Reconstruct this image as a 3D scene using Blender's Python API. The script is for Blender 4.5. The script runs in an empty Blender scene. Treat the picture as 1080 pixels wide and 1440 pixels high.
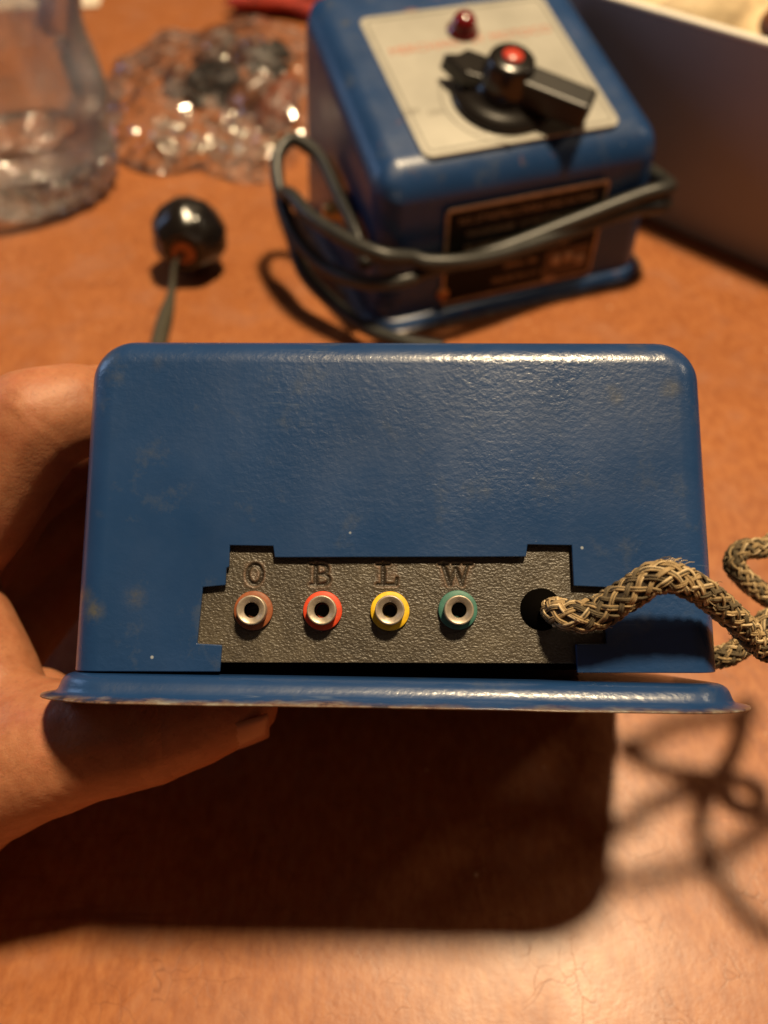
import bpy, bmesh, math, random
import numpy as np
from mathutils import Vector, Matrix, Euler, noise as mn
random.seed(7); rng = np.random.default_rng(7)
S = bpy.context.scene
C = S.collection
R = math.radians

# ------------------------------------------------------------------ camera, world, lamps, exposure
CAMH, PITCH, F = .215, R(50), 1081.0        # metres above the table, pitch down, focal length in px of a 1080x1440 frame
cd = bpy.data.cameras.new('camera'); cam = bpy.data.objects.new('camera', cd); C.objects.link(cam)
cam.location = (0, 0, CAMH); cam.rotation_euler = (math.pi/2 - PITCH, 0, 0)
cd.sensor_fit = 'VERTICAL'; cd.sensor_height = 36; cd.lens = 36*F/1440
cd.clip_start = .01; cd.clip_end = 50
cd.dof.use_dof = True; cd.dof.focus_distance = .1465; cd.dof.aperture_fstop = cd.lens/3.0
S.camera = cam
w = bpy.data.worlds.new('World'); S.world = w; w.use_nodes = True
w.node_tree.nodes['Background'].inputs[0].default_value = (1.0, .58, .36, 1)
w.node_tree.nodes['Background'].inputs[1].default_value = .058
def area(name, loc, target, size, power, col, size_y=None):
    l = bpy.data.lights.new(name, 'AREA'); l.shape = 'RECTANGLE' if size_y else 'DISK'
    l.size = size; l.energy = power; l.color = col
    if size_y: l.size_y = size_y
    o = bpy.data.objects.new(name, l); C.objects.link(o); o.location = loc
    o.rotation_euler = (Vector(target)-Vector(loc)).to_track_quat('-Z', 'Y').to_euler()
    return o
area('ceiling_lamp', (.41, .52, 2.05), (0, .15, 0), .23, 71, (1, .76, .46))
area('second_ceiling_lamp', (1.15, .42, 1.0), (0, .25, 0), .16, 1.8, (1, .80, .55))
area('window_light', (-1.5, .85, .62), (0, .25, 0), .5, 3.6, (.42, .62, 1), .8)
S.view_settings.view_transform = 'Standard'; S.view_settings.look = 'None'
S.view_settings.exposure = 0; S.view_settings.gamma = 1
S.render.engine = 'CYCLES'
S.cycles.use_denoising = True
S.cycles.max_bounces = 12; S.cycles.transparent_max_bounces = 24
S.cycles.caustics_refractive = True; S.cycles.sample_clamp_indirect = 6

# ------------------------------------------------------------------ pixel helpers (a pixel of the photograph -> a place in the room)
fv = Vector((0, math.cos(PITCH), -math.sin(PITCH))); uv = Vector((0, math.sin(PITCH), math.cos(PITCH))); rv = Vector((1, 0, 0))
C0 = Vector((0, 0, CAMH))
def ray(x, y): return fv + rv*((x-540)/F) + uv*((720-y)/F)
def P(x, y, z): return C0 + ray(x, y)*z
def G(x, y, z=0):
    d = ray(x, y); return C0 + d*((z-CAMH)/d.z)
LD = Vector((.15, .23, 1))
def SH(x, y, h): return G(x, y) + LD*h

# ------------------------------------------------------------------ node helpers
def mat(name):
    m = bpy.data.materials.new(name); m.use_nodes = True
    nt = m.node_tree; b = nt.nodes['Principled BSDF']; return m, nt, b
def nd(nt, t, **k):
    n = nt.nodes.new(t)
    for a, v in k.items():
        if a in n.inputs.keys() if isinstance(a, str) else False: n.inputs[a].default_value = v
        else: setattr(n, a, v)
    return n
def coord(nt, out='Object'):
    return nd(nt, 'ShaderNodeTexCoord').outputs[out]
def nz(nt, scale, detail=3, rough=.55, vec=None, dist=0):
    n = nt.nodes.new('ShaderNodeTexNoise'); n.inputs['Scale'].default_value = scale
    n.inputs['Detail'].default_value = detail; n.inputs['Roughness'].default_value = rough; n.inputs['Distortion'].default_value = dist
    nt.links.new(vec if vec is not None else coord(nt), n.inputs['Vector']); return n.outputs['Fac']
def ramp(nt, fac, stops):
    n = nt.nodes.new('ShaderNodeValToRGB'); e = n.color_ramp.elements
    while len(e) < len(stops): e.new(.5)
    for i, (p, c) in enumerate(stops):
        e[i].position = p; e[i].color = c if len(c) == 4 else (*c, 1)
    nt.links.new(fac, n.inputs[0]); return n.outputs[0]
def mix(nt, fac, a, b, mode='MIX'):
    n = nt.nodes.new('ShaderNodeMix'); n.data_type = 'RGBA'; n.blend_type = mode
    for s, v in ((0, fac), (6, a), (7, b)):
        if isinstance(v, (int, float)): n.inputs[s].default_value = v
        elif isinstance(v, tuple): n.inputs[s].default_value = (*v, 1) if len(v) == 3 else v
        else: nt.links.new(v, n.inputs[s])
    return n.outputs[2]
def mth(nt, op, a, b=0.0, c=None):
    n = nt.nodes.new('ShaderNodeMath'); n.operation = op
    for i, v in enumerate((a, b) if c is None else (a, b, c)):
        if isinstance(v, (int, float)): n.inputs[i].default_value = v
        else: nt.links.new(v, n.inputs[i])
    return n.outputs[0]
def bump(nt, b, h, strength, dist, prev=None):
    n = nt.nodes.new('ShaderNodeBump'); n.inputs['Strength'].default_value = strength; n.inputs['Distance'].default_value = dist
    nt.links.new(h, n.inputs['Height'])
    if prev is not None: nt.links.new(prev, n.inputs['Normal'])
    nt.links.new(n.outputs[0], b.inputs['Normal']); return n.outputs[0]
g1 = (1, 1, 1); g0 = (0, 0, 0)

# ------------------------------------------------------------------ materials
def m_table():
    m, nt, b = mat('varnished_wood')
    v = coord(nt)
    mp = nd(nt, 'ShaderNodeMapping'); nt.links.new(v, mp.inputs[0]); mp.inputs['Rotation'].default_value = (0, 0, .12); mp.inputs['Scale'].default_value = (1, .45, 1)
    a = nz(nt, 14, 5, .65, v, .8); a2 = nz(nt, 75, 4, .65, v); a3 = nz(nt, 420, 3, .6, mp.outputs[0])
    base = ramp(nt, a, [(.3, (.22, .066, .022)), (.5, (.32, .105, .034)), (.72, (.42, .155, .053))])
    c = mix(nt, .55, base, ramp(nt, a2, [(.3, (.25, .075, .023)), (.7, (.44, .170, .062))]))
    c = mix(nt, .45, c, ramp(nt, a3, [(.34, (.26, .078, .023)), (.5, (.38, .132, .042)), (.68, (.49, .205, .076))]))
    c = mix(nt, mth(nt, 'MULTIPLY', ramp(nt, nz(nt, 38, 5, .7, v, .5), [(.50, g0), (.66, g1)]), .55), c, (.34, .15, .085))
    c = mix(nt, mth(nt, 'MULTIPLY', ramp(nt, nz(nt, 130, 4, .7, v), [(.56, g0), (.70, g1)]), .35), c, (.20, .062, .026))
    # fine dark checks in the varnish, in patches
    wv = nd(nt, 'ShaderNodeVectorMath', operation='ADD'); n3 = nt.nodes.new('ShaderNodeTexNoise'); n3.inputs['Scale'].default_value = 60
    nt.links.new(v, n3.inputs['Vector']); sc = nd(nt, 'ShaderNodeVectorMath', operation='SCALE'); sc.inputs['Scale'].default_value = .02
    nt.links.new(n3.outputs['Color'], sc.inputs[0]); nt.links.new(v, wv.inputs[0]); nt.links.new(sc.outputs[0], wv.inputs[1])
    vo = nd(nt, 'ShaderNodeTexVoronoi', feature='DISTANCE_TO_EDGE'); vo.inputs['Scale'].default_value = 150; nt.links.new(wv.outputs[0], vo.inputs['Vector'])
    ln = ramp(nt, vo.outputs['Distance'], [(0, g1), (.022, g0)])
    pm = ramp(nt, nz(nt, 50, 3, .6, v), [(.46, g0), (.60, g1)])
    cr = mth(nt, 'MULTIPLY', ln, pm)
    c = mix(nt, mth(nt, 'MULTIPLY', cr, .65), c, (.14, .04, .012))
    # long faint scratches
    sp = nd(nt, 'ShaderNodeMapping'); nt.links.new(v, sp.inputs[0]); sp.inputs['Rotation'].default_value = (0, 0, .62); sp.inputs['Scale'].default_value = (2.2, 60, 1)
    s1 = ramp(nt, nz(nt, 2.2, 1, .4, sp.outputs[0], .3), [(.495, g0), (.5, g1), (.505, g0)])
    sm = ramp(nt, nz(nt, 11, 2, .5, v), [(.55, g0), (.62, g1)])
    scr = mth(nt, 'MULTIPLY', s1, sm)
    c = mix(nt, mth(nt, 'MULTIPLY', scr, .5), c, (.16, .05, .02))
    # pale specks of dust
    vs = nd(nt, 'ShaderNodeTexVoronoi'); vs.inputs['Scale'].default_value = 110; nt.links.new(v, vs.inputs['Vector'])
    sk = ramp(nt, vs.outputs['Distance'], [(.045, g1), (.075, g0)])
    sk = mth(nt, 'MULTIPLY', sk, ramp(nt, nz(nt, 70, 1, .5, v), [(.54, g0), (.58, g1)]))
    c = mix(nt, mth(nt, 'MULTIPLY', sk, .7), c, (.8, .6, .4))
    nt.links.new(c, b.inputs['Base Color'])
    nt.links.new(ramp(nt, nz(nt, 30, 4, .6, v), [(.3, (.31,)*3), (.7, (.43,)*3)]), b.inputs['Roughness'])
    b.inputs['Specular IOR Level'].default_value = .42
    b1 = bump(nt, b, nz(nt, 620, 4, .65, v), .16, .0003)
    bump(nt, b, mth(nt, 'SUBTRACT', nz(nt, 60, 2, .5, v), mth(nt, 'MULTIPLY', cr, .25)), .16, .0004, b1)
    return m
def m_blue(name='blue_enamel', wear=0.0, texture=1.0, lip=None, seed=0.0):
    m, nt, b = mat(name)
    v0 = coord(nt); mp = nd(nt, 'ShaderNodeMapping'); nt.links.new(v0, mp.inputs[0]); mp.inputs['Location'].default_value = (seed, seed*.7, seed*.3); v = mp.outputs[0]
    c = ramp(nt, nz(nt, 30, 4, .6, v), [(.3, (.009, .040, .128)), (.7, (.015, .054, .165))])
    # greenish grime in soft blotches and a few fingertip sized spots
    d1 = ramp(nt, nz(nt, 75, 6, .72, v), [(.56, g0), (.74, g1)])
    vo = nd(nt, 'ShaderNodeTexVoronoi'); vo.inputs['Scale'].default_value = 85; nt.links.new(v, vo.inputs['Vector'])
    d2 = mth(nt, 'MULTIPLY', ramp(nt, vo.outputs['Distance'], [(.06, g1), (.26, g0)]), ramp(nt, nz(nt, 45, 2, .5, v), [(.5, g0), (.6, g1)]))
    c = mix(nt, mth(nt, 'MULTIPLY', d1, .33), c, (.12, .13, .12))
    c = mix(nt, mth(nt, 'MULTIPLY', mth(nt, 'MULTIPLY', d2, ramp(nt, nz(nt, 300, 4, .7, v), [(.35, g0), (.65, g1)])), .55), c, (.13, .115, .05))
    # tiny chips
    v2 = nd(nt, 'ShaderNodeTexVoronoi'); v2.inputs['Scale'].default_value = 260; nt.links.new(v, v2.inputs['Vector'])
    ch = mth(nt, 'MULTIPLY', ramp(nt, v2.outputs['Distance'], [(.05, g1), (.10, g0)]), ramp(nt, nz(nt, 160, 1, .5, v), [(.60, g0), (.62, g1)]))
    c = mix(nt, mth(nt, 'MULTIPLY', ch, .55), c, (.55, .6, .62))
    # hairline scratches in short families
    for ang, sd in ((.5, 3.0), (-.9, 11.0), (1.35, 21.0)):
        sp = nd(nt, 'ShaderNodeMapping'); nt.links.new(v, sp.inputs[0]); sp.inputs['Rotation'].default_value = (0, ang, 0); sp.inputs['Scale'].default_value = (22, 1, 420); sp.inputs['Location'].default_value = (sd, 0, sd)
        s1 = ramp(nt, nz(nt, 1.6, 1, .4, sp.outputs[0]), [(.688, g0), (.70, g1), (.712, g0)])
        c = mix(nt, mth(nt, 'MULTIPLY', mth(nt, 'MULTIPLY', s1, ramp(nt, nz(nt, 34, 2, .5, v), [(.56, g0), (.62, g1)])), .16), c, (.30, .36, .42))
    if wear:
        wr = ramp(nt, nz(nt, 70, 6, .75, v), [(.645-.02*wear, g0), (.69, g1)])
        c = mix(nt, mth(nt, 'MULTIPLY', wr, .55), c, (.30, .13, .06))
    rust = None
    if lip is not None:
        sx = nd(nt, 'ShaderNodeSeparateXYZ'); nt.links.new(v0, sx.inputs[0])
        z = sx.outputs['Z']
        n1 = nz(nt, 170, 5, .7, v); n2 = nz(nt, 60, 3, .6, v)
        zz = mth(nt, 'ADD', z, mth(nt, 'MULTIPLY', mth(nt, 'SUBTRACT', n1, .5), .0010))
        zz = mth(nt, 'ADD', zz, mth(nt, 'MULTIPLY', mth(nt, 'SUBTRACT', n2, .5), .0014))
        mr = nd(nt, 'ShaderNodeMapRange'); nt.links.new(zz, mr.inputs[0]); mr.inputs[1].default_value = lip+.0002; mr.inputs[2].default_value = lip-.0003
        rust = mr.outputs[0]
        rc = ramp(nt, nz(nt, 260, 4, .7, v), [(.36, (.035, .018, .010)), (.46, (.17, .085, .035)), (.56, (.22, .16, .10)), (.66, (.30, .27, .21))])
        c = mix(nt, mth(nt, 'MULTIPLY', rust, .85), c, rc)
    nt.links.new(c, b.inputs['Base Color'])
    rr = ramp(nt, nz(nt, 55, 4, .6, v), [(.3, (.27,)*3), (.72, (.44,)*3)])
    if rust is not None: rr = mix(nt, rust, rr, (.6, .6, .6))
    nt.links.new(rr, b.inputs['Roughness'])
    b.inputs['Specular IOR Level'].default_value = .42
    b.inputs['Coat Weight'].default_value = .12 if wear else .5; b.inputs['Coat Roughness'].default_value = .17
    # wrinkled enamel: a coarse orange peel that comes and goes, and fine pitting
    msk = ramp(nt, nz(nt, 18, 2, .5, v), [(.36, (.12,)*3), (.60, g1)])
    st = nd(nt, 'ShaderNodeMapping'); nt.links.new(v, st.inputs[0]); st.inputs['Scale'].default_value = (.9, 1, 1.1)
    h1 = mth(nt, 'MULTIPLY', nz(nt, 800, 4, .6, st.outputs[0], .2), msk)
    h2 = mth(nt, 'MULTIPLY', nz(nt, 150, 2, .5, v), .8)
    n1 = bump(nt, b, h1, .36*texture, .0004)
    n2 = bump(nt, b, h2, .10*texture, .0007, n1)
    nt.links.new(n1, b.inputs['Coat Normal']) if texture < .3 else nt.links.new(n2, b.inputs['Coat Normal'])
    return m
def m_simple(name, col, rough=.5, metal=0.0, var=.25, vs=80, bs=0.0, bscale=300, bd=.0004, spec=.5, coat=0.0, sub=0.0):
    m, nt, b = mat(name)
    f = nz(nt, vs, 4, .6)
    lo = tuple(x*(1-var) for x in col); hi = tuple(min(1, x*(1+var)) for x in col)
    nt.links.new(ramp(nt, f, [(.3, lo), (.7, hi)]), b.inputs['Base Color'])
    b.inputs['Roughness'].default_value = rough; b.inputs['Metallic'].default_value = metal
    b.inputs['Specular IOR Level'].default_value = spec; b.inputs['Coat Weight'].default_value = coat
    if bs: bump(nt, b, nz(nt, bscale, 3, .6), bs, bd)
    return m
def m_panel():
    m, nt, b = mat('pressed_fibre_black')
    v = coord(nt)
    at = nd(nt, 'ShaderNodeAttribute'); at.attribute_name = 'halo'
    c = ramp(nt, nz(nt, 110, 5, .65, v), [(.3, (.040, .033, .024)), (.55, (.066, .054, .038)), (.75, (.10, .084, .058))])
    gr = ramp(nt, nz(nt, 1500, 2, .5, v), [(.52, g0), (.70, g1)])
    c = mix(nt, mth(nt, 'MULTIPLY', gr, .22), c, (.17, .145, .10))
    hal = mth(nt, 'MULTIPLY', mth(nt, 'MAXIMUM', at.outputs['Fac'], 0.0), ramp(nt, nz(nt, 500, 4, .7, v), [(.30, g0), (.62, g1)]))
    c = mix(nt, mth(nt, 'MULTIPLY', hal, .75), c, (.27, .16, .11))
    c = mix(nt, mth(nt, 'MAXIMUM', mth(nt, 'MULTIPLY', at.outputs['Fac'], -1.0), 0.0), c, (.018, .010, .006))
    nt.links.new(c, b.inputs['Base Color']); b.inputs['Roughness'].default_value = .42; b.inputs['Specular IOR Level'].default_value = .65
    st = nd(nt, 'ShaderNodeMapping'); nt.links.new(v, st.inputs[0]); st.inputs['Scale'].default_value = (.7, 1, 1.1); st.inputs['Rotation'].default_value = (0, .4, 0)
    h = ramp(nt, nz(nt, 2300, 2, .5, st.outputs[0], .3), [(.34, g0), (.70, g1)])
    n1 = bump(nt, b, h, .55, .00016)
    bump(nt, b, nz(nt, 420, 3, .5, v), .4, .0003, n1)
    return m
def m_skin():
    m, nt, b = mat('skin')
    v = coord(nt)
    c = ramp(nt, nz(nt, 26, 5, .6, v), [(.3, (.33, .115, .050)), (.5, (.43, .165, .075)), (.7, (.52, .23, .115))])
    c = mix(nt, .35, c, ramp(nt, nz(nt, 220, 4, .7, v), [(.35, (.28, .095, .045)), (.65, (.50, .24, .13))]))
    nt.links.new(c, b.inputs['Base Color']); c = mix(nt, mth(nt, 'MULTIPLY', ramp(nt, nz(nt, 75, 4, .65, v), [(.52, g0), (.68, g1)]), .35), c, (.42, .12, .065))
    c = mix(nt, mth(nt, 'MULTIPLY', ramp(nt, nz(nt, 900, 2, .5, v), [(.60, g0), (.70, g1)]), .30), c, (.22, .08, .04))
    nt.links.new(c, b.inputs['Base Color']); b.inputs['Roughness'].default_value = .54
    b.inputs['Subsurface Weight'].default_value = .30; b.inputs['Subsurface Scale'].default_value = .004
    b.inputs['Subsurface Radius'].default_value = (1, .32, .16)
    vo = nd(nt, 'ShaderNodeTexVoronoi', feature='DISTANCE_TO_EDGE'); vo.inputs['Scale'].default_value = 1000
    d = nt.nodes.new('ShaderNodeTexNoise'); d.inputs['Scale'].default_value = 300; nt.links.new(v, d.inputs['Vector'])
    sc = nd(nt, 'ShaderNodeVectorMath', operation='SCALE'); sc.inputs['Scale'].default_value = .003; nt.links.new(d.outputs['Color'], sc.inputs[0])
    ad = nd(nt, 'ShaderNodeVectorMath', operation='ADD'); nt.links.new(v, ad.inputs[0]); nt.links.new(sc.outputs[0], ad.inputs[1]); nt.links.new(ad.outputs[0], vo.inputs['Vector'])
    n1 = bump(nt, b, ramp(nt, vo.outputs['Distance'], [(0, g0), (.2, g1)]), .09, .0002)
    n2 = bump(nt, b, nz(nt, 130, 6, .72, v), .34, .0009, n1)
    at = nd(nt, 'ShaderNodeAttribute'); at.attribute_name = 'crease'
    bump(nt, b, mth(nt, 'MULTIPLY', at.outputs['Fac'], -1.0), .9, .0010, n2)
    return m
def m_glass(name='clear_glass', rough=.02, ior=1.46, col=(.97, .98, .98), bs=.3, bscale=60, bd=.002):
    m, nt, b = mat(name)
    b.inputs['Base Color'].default_value = (*col, 1); b.inputs['Transmission Weight'].default_value = 1
    b.inputs['Roughness'].default_value = rough; b.inputs['IOR'].default_value = ior
    bump(nt, b, nz(nt, bscale, 3, .6), bs, bd)
    return m
def m_film(name='clear_film', fs=38, dlo=.04, dhi=.34, rough=.13, bs=.55, add=.07):
    m = bpy.data.materials.new(name); m.use_nodes = True; nt = m.node_tree
    for n in list(nt.nodes): nt.nodes.remove(n)
    out = nt.nodes.new('ShaderNodeOutputMaterial'); t = nt.nodes.new('ShaderNodeBsdfTransparent'); g = nt.nodes.new('ShaderNodeBsdfGlossy')
    da = nt.nodes.new('ShaderNodeBsdfDiffuse'); da.inputs[0].default_value = (.9, .9, .9, 1)
    tr = nt.nodes.new('ShaderNodeBsdfTranslucent'); tr.inputs[0].default_value = (.9, .9, .9, 1); df = nt.nodes.new('ShaderNodeMixShader'); df.inputs[0].default_value = .5
    nt.links.new(da.outputs[0], df.inputs[1]); nt.links.new(tr.outputs[0], df.inputs[2])
    g.inputs['Roughness'].default_value = rough; t.inputs[0].default_value = (.985, .985, .985, 1)
    fr = nt.nodes.new('ShaderNodeFresnel'); fr.inputs[0].default_value = 1.38
    bp = nt.nodes.new('ShaderNodeBump'); bp.inputs['Strength'].default_value = bs; bp.inputs['Distance'].default_value = .004
    vc = nd(nt, 'ShaderNodeTexVoronoi'); vc.inputs['Scale'].default_value = fs*1.3; vc.feature = 'F1'
    wq = nt.nodes.new('ShaderNodeTexNoise'); wq.inputs['Scale'].default_value = fs*.7; nt.links.new(coord(nt), wq.inputs['Vector'])
    ws = nd(nt, 'ShaderNodeVectorMath', operation='SCALE'); ws.inputs['Scale'].default_value = .022; nt.links.new(wq.outputs['Color'], ws.inputs[0])
    wa = nd(nt, 'ShaderNodeVectorMath', operation='ADD'); nt.links.new(coord(nt), wa.inputs[0]); nt.links.new(ws.outputs[0], wa.inputs[1]); nt.links.new(wa.outputs[0], vc.inputs['Vector'])
    nt.links.new(vc.outputs['Distance'], bp.inputs['Height']); nt.links.new(bp.outputs[0], g.inputs['Normal']); nt.links.new(bp.outputs[0], fr.inputs['Normal'])
    mx = nt.nodes.new('ShaderNodeMixShader'); mx2 = nt.nodes.new('ShaderNodeMixShader')
    nt.links.new(mth(nt, 'ADD', fr.outputs[0], add), mx.inputs[0]); nt.links.new(t.outputs[0], mx.inputs[1]); nt.links.new(g.outputs[0], mx.inputs[2])
    nt.links.new(ramp(nt, nz(nt, 45, 4, .7), [(.48, (dlo,)*3), (.72, (dhi,)*3)]), mx2.inputs[0]); nt.links.new(mx.outputs[0], mx2.inputs[1]); nt.links.new(df.outputs[0], mx2.inputs[2])  # patchy white diffuse stands in for bright reflections and streaks
    nt.links.new(mx2.outputs[0], out.inputs[0]); return m
M_TABLE = m_table()
M_BLUE = m_blue(); M_BASE = m_blue('blue_enamel_chipped_lip', lip=-.00428, seed=3.1, texture=.6)
M_BLUE2 = m_blue('blue_enamel_worn', wear=1.0, texture=.5, seed=5.3)
M_BASE2 = m_blue('blue_enamel_worn_base', wear=.6, lip=-.004, seed=8.3, texture=.5)
M_PANEL = m_panel(); M_SKIN = m_skin()
M_NICKEL = m_simple('tarnished_nickel', (.46, .39, .31), .42, .55, .25, 900, .25, 1800, .0001)
M_HOLE = m_simple('black_void', (.003, .0025, .002), .9, 0, .2, spec=0)  # near-black colour stands in for the shade inside holes
W_COL = dict(orange=(.26, .075, .025), red=(.66, .06, .015), yellow=(.80, .50, .015), green=(.05, .17, .135))
M_WASH = {k: m_simple('fibre_washer_'+k, v, .55, 0, .22, 700, .3, 1500, .00012) for k, v in W_COL.items()}
M_CORE = m_simple('dark_cord_core', (.045, .032, .02), .9, 0, .3, 400)
M_TH = [m_simple('cotton_thread_tan', (.38, .27, .14), .85, 0, .30, 500, .5, 3000, .0001, .2),
        m_simple('cotton_thread_cream', (.60, .46, .27), .85, 0, .25, 500, .5, 3000, .0001, .2),
        m_simple('cotton_thread_olive', (.13, .10, .06), .85, 0, .30, 500, .5, 3000, .0001, .2)]
M_RUBBER = m_simple('grey_black_rubber', (.026, .026, .023), .40, 0, .3, 120, .3, 500, .0003)
M_BAKE = m_simple('black_bakelite', (.010, .008, .007), .24, 0, .3, 60, .05, 200, .0004, .6)
M_BAKE2 = m_simple('black_bakelite_scuffed', (.014, .012, .010), .42, 0, .3, 60, .1, 300, .0003)
M_PLATE = m_simple('worn_silver_plate', (.45, .435, .385), .36, .35, .14, 35, .15, 200, .0003)
M_PLATELINE = m_simple('plate_border_grey', (.25, .24, .21), .5, .2, .15)
M_REDPRINT = m_simple('faded_red_print', (.50, .20, .13), .5, 0, .2)
M_GREYPRINT = m_simple('faded_dark_print', (.24, .22, .18), .5, 0, .2)
M_COPPER = m_simple('copper_lettering', (.42, .28, .17), .5, .2, .3, 200)
M_BLACKP = m_simple('black_nameplate', (.010, .008, .007), .5, 0, .3, spec=.15)
M_PATCH = m_simple('dull_brown_patch', (.13, .075, .045), .5, 0, .4, 300, spec=.2)
M_BRASS = m_simple('old_brass', (.62, .44, .20), .3, 1, .2)
M_REDJ = m_simple('red_jewel', (.16, .006, .006), .12, 0, .15, 60, 0, 1, 1, .7, .8)
M_REDP = m_simple('red_paint_dot', (.48, .045, .025), .3, 0, .15)
M_TRAY = m_simple('tray_board_shaded_grey', (.34, .31, .31), .55, 0, .05, 20, .1, 300, .0002)  # white board coloured grey, the shade on its walls put into the colour
M_TRAYRIM = m_simple('white_tray_rim', (.78, .74, .66), .5, 0, .04, 20)
M_GLASS = m_glass(); M_FILM = m_film('clear_film', 62, .02, .34, .12, .35); M_PLASTIC = m_film('bottle_plastic_white_sheen', 26, .08, .30, .08, .4); M_FOOT = m_film('thick_moulded_foot', 90, .05, .75, .13, 1.0, .12)  # bottle's whitish haze imitates reflections of the room
M_STEEL = m_simple('bright_zinc', (.90, .86, .78), .24, 1, .12, 300, .3, 500, .0003)
M_BROWN = m_simple('brown_bakelite', (.16, .055, .02), .3, 0, .4)
M_RUST = m_simple('orange_brown_plastic', (.20, .05, .018), .4, 0, .3)
M_REDC = m_simple('red_cloth', (.45, .05, .03), .8, 0, .5, 30, .6, 200, .001)
M_PAPER = m_simple('pale_paper', (.72, .62, .50), .7, 0, .1, 30)
M_TAN = m_simple('pale_tan_packing', (.72, .56, .34), .7, 0, .25, 25, .5, 60, .003)
M_YEL = m_simple('yellow_packing', (.62, .42, .09), .6, 0, .3, 30, .5, 60, .003)
M_NAIL = m_simple('fingernail', (.50, .24, .15), .28, 0, .1, 60)
M_WOODEND = m_simple('orange_brass_lug', (.42, .15, .04), .5, .2, .2)
M_OLIVE = m_simple('olive_cloth_wire', (.050, .044, .028), .8, 0, .35, 600, .6, 900, .0005)

# ------------------------------------------------------------------ mesh helpers
def link(name, me, m=None, parent=None, smooth=True):
    if m is not None:
        for q in (m if isinstance(m, (list, tuple)) else [m]): me.materials.append(q)
    if smooth: me.polygons.foreach_set('use_smooth', [True]*len(me.polygons))
    o = bpy.data.objects.new(name, me); C.objects.link(o)
    if parent is not None: o.parent = parent
    return o
def mesh(name, v, f, m=None, parent=None, smooth=True):
    me = bpy.data.meshes.new(name); me.from_pydata([tuple(map(float, p)) for p in v], [], f); me.update(); me.validate()
    return link(name, me, m, parent, smooth)
def thing(name, label, cat, mtx=None, group=None):
    o = bpy.data.objects.new(name, None); C.objects.link(o); o.empty_display_size = .01
    if mtx is not None: o.matrix_world = mtx
    o['label'] = label; o['category'] = cat
    if group: o['group'] = group
    return o
def tag(o, label, cat, group=None, kind=None):
    o['label'] = label; o['category'] = cat
    if group: o['group'] = group
    if kind: o['kind'] = kind
    return o
def bev(o, wd, seg=2, ang=30):
    b = o.modifiers.new('bevel', 'BEVEL'); b.width = wd; b.segments = seg; b.limit_method = 'ANGLE'; b.angle_limit = R(ang); return o
def wn(o):
    b = o.modifiers.new('wn', 'WEIGHTED_NORMAL'); b.keep_sharp = True; return o
def lathe(name, prof, m, parent=None, seg=48, M=None, axis='Z', smooth=True, cap=True):
    v = []; f = []; n = len(prof)
    for r, z in prof:
        for k in range(seg):
            a = 2*math.pi*k/seg; v.append((r*math.cos(a), r*math.sin(a), z))
    for i in range(n-1):
        for k in range(seg):
            k2 = (k+1) % seg; f.append((i*seg+k, i*seg+k2, (i+1)*seg+k2, (i+1)*seg+k))
    if cap:
        if prof[0][0] > 1e-6: f.append(tuple(range(seg))[::-1])
        if prof[-1][0] > 1e-6: f.append(tuple((n-1)*seg+k for k in range(seg)))
    if M is not None: v = [tuple(M @ Vector(p)) for p in v]
    o = mesh(name, v, f, m, parent, smooth)
    bm = bmesh.new(); bm.from_mesh(o.data); bmesh.ops.remove_doubles(bm, verts=bm.verts, dist=1e-7); bmesh.ops.recalc_face_normals(bm, faces=bm.faces); bm.to_mesh(o.data); bm.free()
    if smooth: o.data.polygons.foreach_set('use_smooth', [True]*len(o.data.polygons))
    return o
def catmull(pts, step):
    pts = [np.array(p, float) for p in pts]
    pts = [2*pts[0]-pts[1]] + pts + [2*pts[-1]-pts[-2]]
    out = []
    for i in range(1, len(pts)-2):
        p0, p1, p2, p3 = pts[i-1:i+3]
        n = max(2, int(np.linalg.norm((p2-p1)[:3])/step))
        for k in range(n):
            t = k/n
            out.append(.5*((2*p1)+(-p0+p2)*t+(2*p0-5*p1+4*p2-p3)*t*t+(-p0+3*p1-3*p2+p3)*t**3))
    out.append(pts[-2]); return np.array(out)
def frames(c):
    t = np.gradient(c, axis=0); t /= np.linalg.norm(t, axis=1)[:, None]+1e-12
    n = np.zeros_like(c); a = np.array([0, 0, 1.]) if abs(t[0][2]) < .9 else np.array([1., 0, 0])
    v = a-t[0]*(a@t[0]); v /= np.linalg.norm(v); n[0] = v
    for i in range(1, len(c)):
        v = n[i-1]-t[i]*(n[i-1]@t[i]); n[i] = v/(np.linalg.norm(v)+1e-12)
    return t, n, np.cross(t, n)
def tube_arr(c, rad, seg, base=0, flat=1.0):
    t, n, b = frames(c); rad = np.broadcast_to(rad, (len(c),))
    a = np.arange(seg)*2*np.pi/seg
    v = c[:, None]+(n[:, None]*np.cos(a)[None, :, None]+b[:, None]*np.sin(a)[None, :, None]*flat)*rad[:, None, None]
    i = np.arange(len(c)-1)[:, None]; k = np.arange(seg)[None]; k2 = (k+1) % seg
    f = np.stack([i*seg+k, i*seg+k2, (i+1)*seg+k2, (i+1)*seg+k], -1).reshape(-1, 4)+base
    return v.reshape(-1, 3), f
def tube(name, pts, rad, m, parent=None, seg=12, step=.002, cap=True):
    """pts may carry a 4th value, the radius there"""
    if len(pts[0]) == 4 or rad is None:
        c = catmull(pts, step); rr = c[:, 3]; c = c[:, :3]
    else:
        c = catmull(pts, step); rr = rad
    v, f = tube_arr(c, rr, seg); f = f.tolist()
    if cap: f += [tuple(range(seg))[::-1], tuple(len(v)-seg+k for k in range(seg))]
    return mesh(name, v, f, m, parent)
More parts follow.
